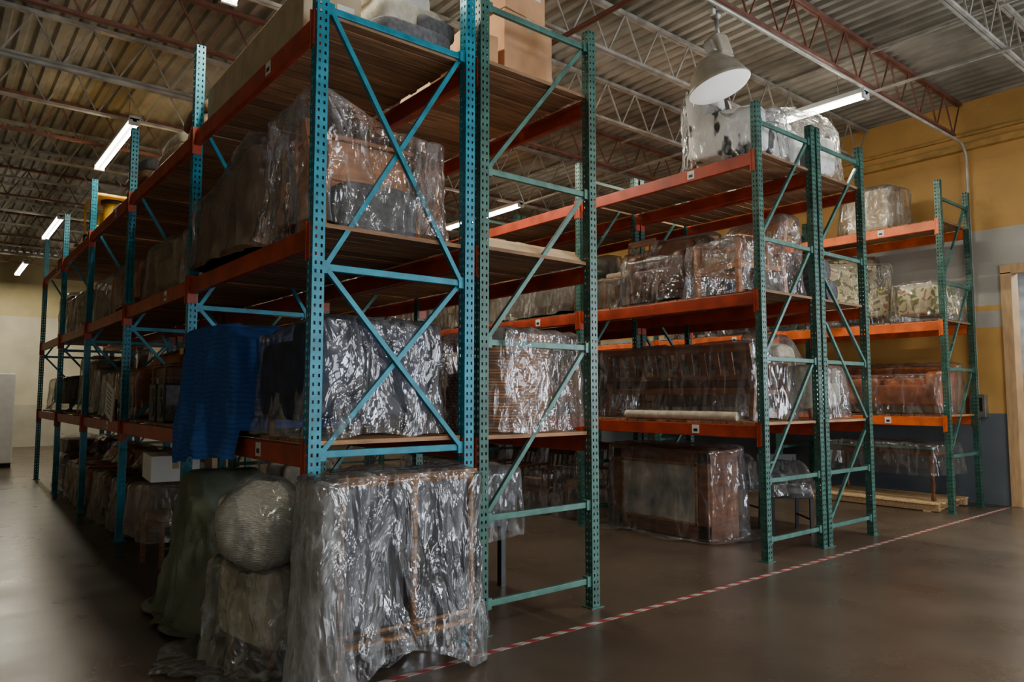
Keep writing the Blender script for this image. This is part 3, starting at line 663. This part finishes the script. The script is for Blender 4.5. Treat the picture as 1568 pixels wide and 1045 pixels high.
wrapped('plastic_wrapped_stool',m_table(.42,.42,.62,DARK),(3.72,5.05,0),.1,drape(.27,.27,.66+.35,PLA,.42,.0,24,50))
wrapped('plastic_wrapped_armchair',m_armchair(.75,.75,.8,GREY),(3.5,6.3,0),.3,drape(.45,.45,.9,PLA,0,.08,25,35,hf=CHF(.9,.45)))
wrapped('plastic_wrapped_armchair',m_armchair(.75,.75,.8,CREAM),(3.4,8.0,0),-.3,drape(.45,.45,.9,PLA,0,.08,26,30,hf=CHF(.9,.45)))

# ------------------------------------------------------------------ B items
def disp_cabinet():
    b=MB(); w,d,h=1.4,.55,.98; t=.14
    WB=M('reddish_cabinet_wood',(.20,.075,.03),.35,0,.35,4,.1,30,(1,1,6))
    b.box((0,.02,h/2),(w,d-.04,h),WB,.012)
    for s in(-1,1): b.box((s*(w/2-t/2),-d/2+.01,h/2),(t,.05,h-.02),WB,.01)
    b.box((0,-d/2+.01,h-.07),(w,.05,.13),WB,.01); b.box((0,-d/2+.01,.10),(w,.05,.16),WB,.01); b.box((0,0,h),(w+.06,d+.05,.035),WB,.01)
    MIR=M('mottled_mirror_glass',(.42,.47,.48),.2,.1,.4,3,color2=(.85,.83,.72))  # grey glass colour mottled with pale patches
    b.box((0,-d/2-.002,h/2+.02),(w-2*t-.02,.02,h-.30),MIR)
    for s in(-1,1): b.box((s*(w/2-t-.02),-d/2-.018,h/2+.02),(.025,.02,h-.28),BAMB)
    for z in (.16+.02,h-.15): b.box((0,-d/2-.018,z),(w-2*t,.02,.025),BAMB)
    return b.mesh('display_cabinet')
wrapped('plastic_wrapped_display_cabinet',disp_cabinet(),(7.0,5.58,0),-math.pi/2,drape(.76,.35,1.03,PLB,0,.06,31,55,pl=.03,S=45,puddle=.14))
zb1=LB[0]+DZ; zb2=LB[1]+DZ; zb3=LB[2]+DZ
wrapped('plastic_wrapped_wooden_settee',m_woodarm(2.1,.72,.80,WOOD,BROWN,3,.16,.07),(7.0,5.32,zb1),math.pi/2,drape(1.10,.42,.86,PLB,0,.02,32,44,hf=CHF(.84,.42,.80)))
obj('rolled_rug',m_roll(.05,1.5,CREAM),None,(6.49,5.1,zb1),math.pi/2)
wrapped('plastic_wrapped_armchair',m_armchair(.8,.8,.85,CREAM),(8.08,4.62,zb1),.1,drape(.44,.44,1.05,PLN,0,.03,33,50,hf=CHF(1.02,.44,.6)))
wrapped('plastic_wrapped_wooden_armchair',m_woodarm(.68,.75,.85,WOODO,BEIGE),(6.94,4.56,zb2),-math.pi/2-.2,drape(.40,.46,.86,PLN,0,.02,34,55,hf=CHF(.90,.46,.66),pl=.05))
wrapped('plastic_wrapped_armchair',m_armchair(.8,.8,.8,BROWN),(6.94,5.50,zb2),-math.pi/2+.1,drape(.43,.46,.9,PLN,0,.02,35,50,hf=CHF(.9,.46,.6),pl=.05))
wrapped('plastic_wrapped_dining_chair',m_chair(),(6.95,6.22,zb2),-math.pi/2,drape(.25,.40,.75,PLD,0,.02,36,40,hf=CHF(.8,.4,.5),pl=.05))
for k,(dx,dz_) in enumerate(((0,0),(.30,0),(.15,.24))):
    obj('rolled_rug',m_roll(.14,1.5,GREY),None,(7.85+dx,4.90,zb2+dz_),math.pi/2)
wrapped('plastic_wrapped_cushion_pile',m_pile(.66,.5,(CREAM,BEIGE),3,3),(8.1,6.15,zb2),0,drape(.36,.29,.45,PLA,0,.02,37,40))
PAT=M('black_white_cowhide',(.02,.018,.015),.8,0,.2,3.8,color2=(.95,.95,.92),stretch=(1,1,.5),ramp=(.42,.45))
wrapped('plastic_wrapped_cowhide_armchair',m_armchair(.85,.85,.92,PAT),(7.0,4.62,zb3),0.25,drape(.47,.47,.95,PLB,0,.02,41,50,hf=lambda x,y:.66+.32*ss(-.1,.35,y)-.12*ss(0,.4,-x)+.03*math.sin(9*x),pl=.06,top=.07,rc=.2))
wrapped('plastic_wrapped_cowhide_armchair',m_armchair(.8,.85,.92,PAT),(8.06,4.65,zb3),-.2,drape(.45,.48,.98,PLB,0,.02,42,50,hf=lambda x,y:1.02-.35*abs(x)-.2*ss(0,-.5,y),pl=.06,top=.08,rc=.25))
wrapped('plastic_wrapped_folding_chair',m_chair(.48,.46,.5,.88,DARK,GREY),(7.95,4.7,0),-.7,drape(.32,.32,.72,PLA,.46,.0,43,50,hf=lambda x,y:.62+.2*ss(-.1,.3,y)))
wrapped('plastic_wrapped_folding_chair',m_chair(.46,.46,.5,.86,DARK,GREY),(8.2,5.5,0),-.5,drape(.32,.32,.72,PLA,.4,.0,44,40,hf=lambda x,y:.62+.2*ss(-.1,.3,y)))
# C items
wrapped('plastic_wrapped_carton',m_box(.6,.6,.62,CARD2),(11.35,5.05,zb3),0,drape(.36,.36,.74,PLN,0,.03,51,45,pl=.06,hf=lambda x,y:.70+.05*x))
wrapped('plastic_wrapped_floral_armchair',m_armchair(1.0,.85,1.12,FLOR),(11.4,5.55,zb2),-.9,drape(.52,.50,1.2,PLB,0,.03,52,40,hf=CHF(1.2,.5,.8)))
wrapped('plastic_wrapped_ottoman',(MB().pillow((0,0,.30),(.75,.6,.42),FLOR,.25).pillow((0,0,.5),(.7,.56,.12),CREAM,.35).mesh('ott')),(11.42,4.38,zb2),0,drape(.43,.34,.58,PLB,0,.02,53,45))
wrapped('plastic_wrapped_leather_sofa',m_armchair(1.6,.85,.66,ORL,n=2),(11.42,4.95,zb1),-math.pi/2,drape(.84,.46,.74,PLA,0,.03,54,40,hf=CHF(.76,.46,.75)))
GT=M('green_glass_top',(.06,.12,.10),.1)
wrapped('plastic_wrapped_dining_table',m_table(1.7,.85,.75,WOOD,GT,True),(11.4,5.05,.13),-math.pi/2,drape(.88,.46,.80,PLB,.35,.03,55,35))
b=MB()
for i in range(7): b.box((-.5+i*.166,0,.115),(.12,1.9,.02),WOODL)
for s in(-1,0,1): b.box((s*.48,0,.06),(.08,1.9,.09),WOODL)
for s in(-1,1): b.box((0,s*.8,.008),(1.05,.1,.016),WOODL)
obj('wooden_pallet',b.mesh('pallet'),None,(11.4,5.1,0))

# ------------------------------------------------------------------ filler furniture deeper in racks
R=random.Random(11)
cores=[('armchair',m_armchair(.85,.8,.8,BEIGE),.85,.8,.85),('armchair',m_armchair(.85,.8,.8,BROWN),.85,.8,.85),('sofa',m_armchair(1.7,.82,.78,GREY,n=2),1.7,.82,.82),
       ('sofa',m_armchair(1.7,.82,.78,ORL,n=2),1.7,.82,.82),('cabinet',m_cabinet(1.0,.5,.8,WOOD,WOODO),1.0,.5,.83),('dining_table',m_table(1.3,.8,.72,WOOD),1.3,.8,.75),
       ('dining_chair',m_chair(),.5,.55,.95),('wooden_armchair',m_woodarm(),.64,.7,.84)]
covers={}
for ci,(nm,me,w,d,h) in enumerate(cores):
    for pi,pm in enumerate((PLA,PLD)):
        sh=None if nm in('cabinet','dining_table') else CHF(h+.04,d/2+.04,.68)
        covers[(ci,pi)]=drape(w/2+.05,d/2+.05,h+.04,pm,0,.03,60+ci*2+pi,26,hf=sh,S=22,R=9)
def fill(x0,x1,ya,yb,z,maxh=1.1,side=-1):
    y=ya+.1
    while y<yb-.6:
        ci=R.randrange(len(cores)); nm,me,w,d,h=cores[ci]
        if h>maxh or y+w>yb:
            ci=R.choice((0,1,7)); nm,me,w,d,h=cores[ci]
            if y+w>yb: break
        pi=R.choice((0,0,1)) if side>0 else R.choice((0,1))
        e=empty('plastic_wrapped_'+nm,((x0+x1)/2+R.uniform(-.04,.04),y+w/2+.05,z),-math.pi/2)
        obj(nm+'_body',me,e); obj('plastic_cover',covers[(ci,pi)],e)
        y+=w+.16+R.uniform(0,.25)
for k in range(1,5):
    ya=Y0+k*BAY+.05; yb=ya+BAY-.1
    if k>1: fill(1.76,2.84,ya,yb,z1)
    fill(1.76,2.84,ya,yb,z2)
    for q in range(2):
        if k==3 and q==0: continue
        obj('folded_blanket_pile',m_pile(.75,.85,((GREY,BEIGE,BROWNC),(CREAM,GREY,BEIGE))[q],2+(k+q)%3,k*2+q),None,(2.25,ya+.6+1.2*q,z3))
    fill(1.76,2.84,ya+(1.7 if k==1 else 0),yb,0)
    if k<3:
        fill(2.97,4.03,ya,yb,1.33); fill(2.97,4.03,ya+(.8 if k==1 else 0),yb,z2b)
for k in range(1,3):
    ya=Y0+k*BAY+.05; yb=ya+BAY-.1
    fill(6.41,7.46,ya,yb,zb1,side=1); fill(6.41,7.46,ya,yb,zb2,side=1); fill(6.41,7.46,ya,yb,0,side=1)
    if k==1:
        fill(7.58,8.59,ya,yb,zb2,side=1); fill(7.58,8.59,ya,yb,zb1,side=1); fill(10.93,11.95,ya,yb,zb2,side=1); fill(10.93,11.95,ya,yb,zb1,side=1)
fill(7.58,8.59,Y0+1.3,Y0+2.5,zb1,side=1)
b=MB(); b.box((0,0,.12),(.5,.9,.1),YELM,.02); b.cyl((0,-.2,.17),(0,-.2,.55),.13,YELM,20); b.box((0,.2,.32),(.34,.36,.3),YELM,.03); b.cyl((0,-.2,.55),(0,-.2,.6),.17,DARK,20); b.box((0,0,.62),(.6,1.0,.04),YELM,.01)
for s in(-1,1): b.cyl((s*.26,-.3,.08),(s*.30,-.3,.08),.08,DARK,16); b.cyl((s*.26,.3,.08),(s*.30,.3,.08),.08,DARK,16); b.box((s*.27,.46,.35),(.03,.03,.6),YELM)
obj('yellow_floor_machine',b.mesh('machine'),None,(2.1,12.4,z3))

# ------------------------------------------------------------------ camera
cd=bpy.data.cameras.new('Camera'); cam=bpy.data.objects.new('Camera',cd); COL.objects.link(cam)
cam.location=(0,0,1.6); cam.rotation_euler=(math.radians(90+4.33),0,math.radians(-39)); cd.lens=25.48; cd.sensor_width=36; cd.clip_start=.05
SC.camera=cam
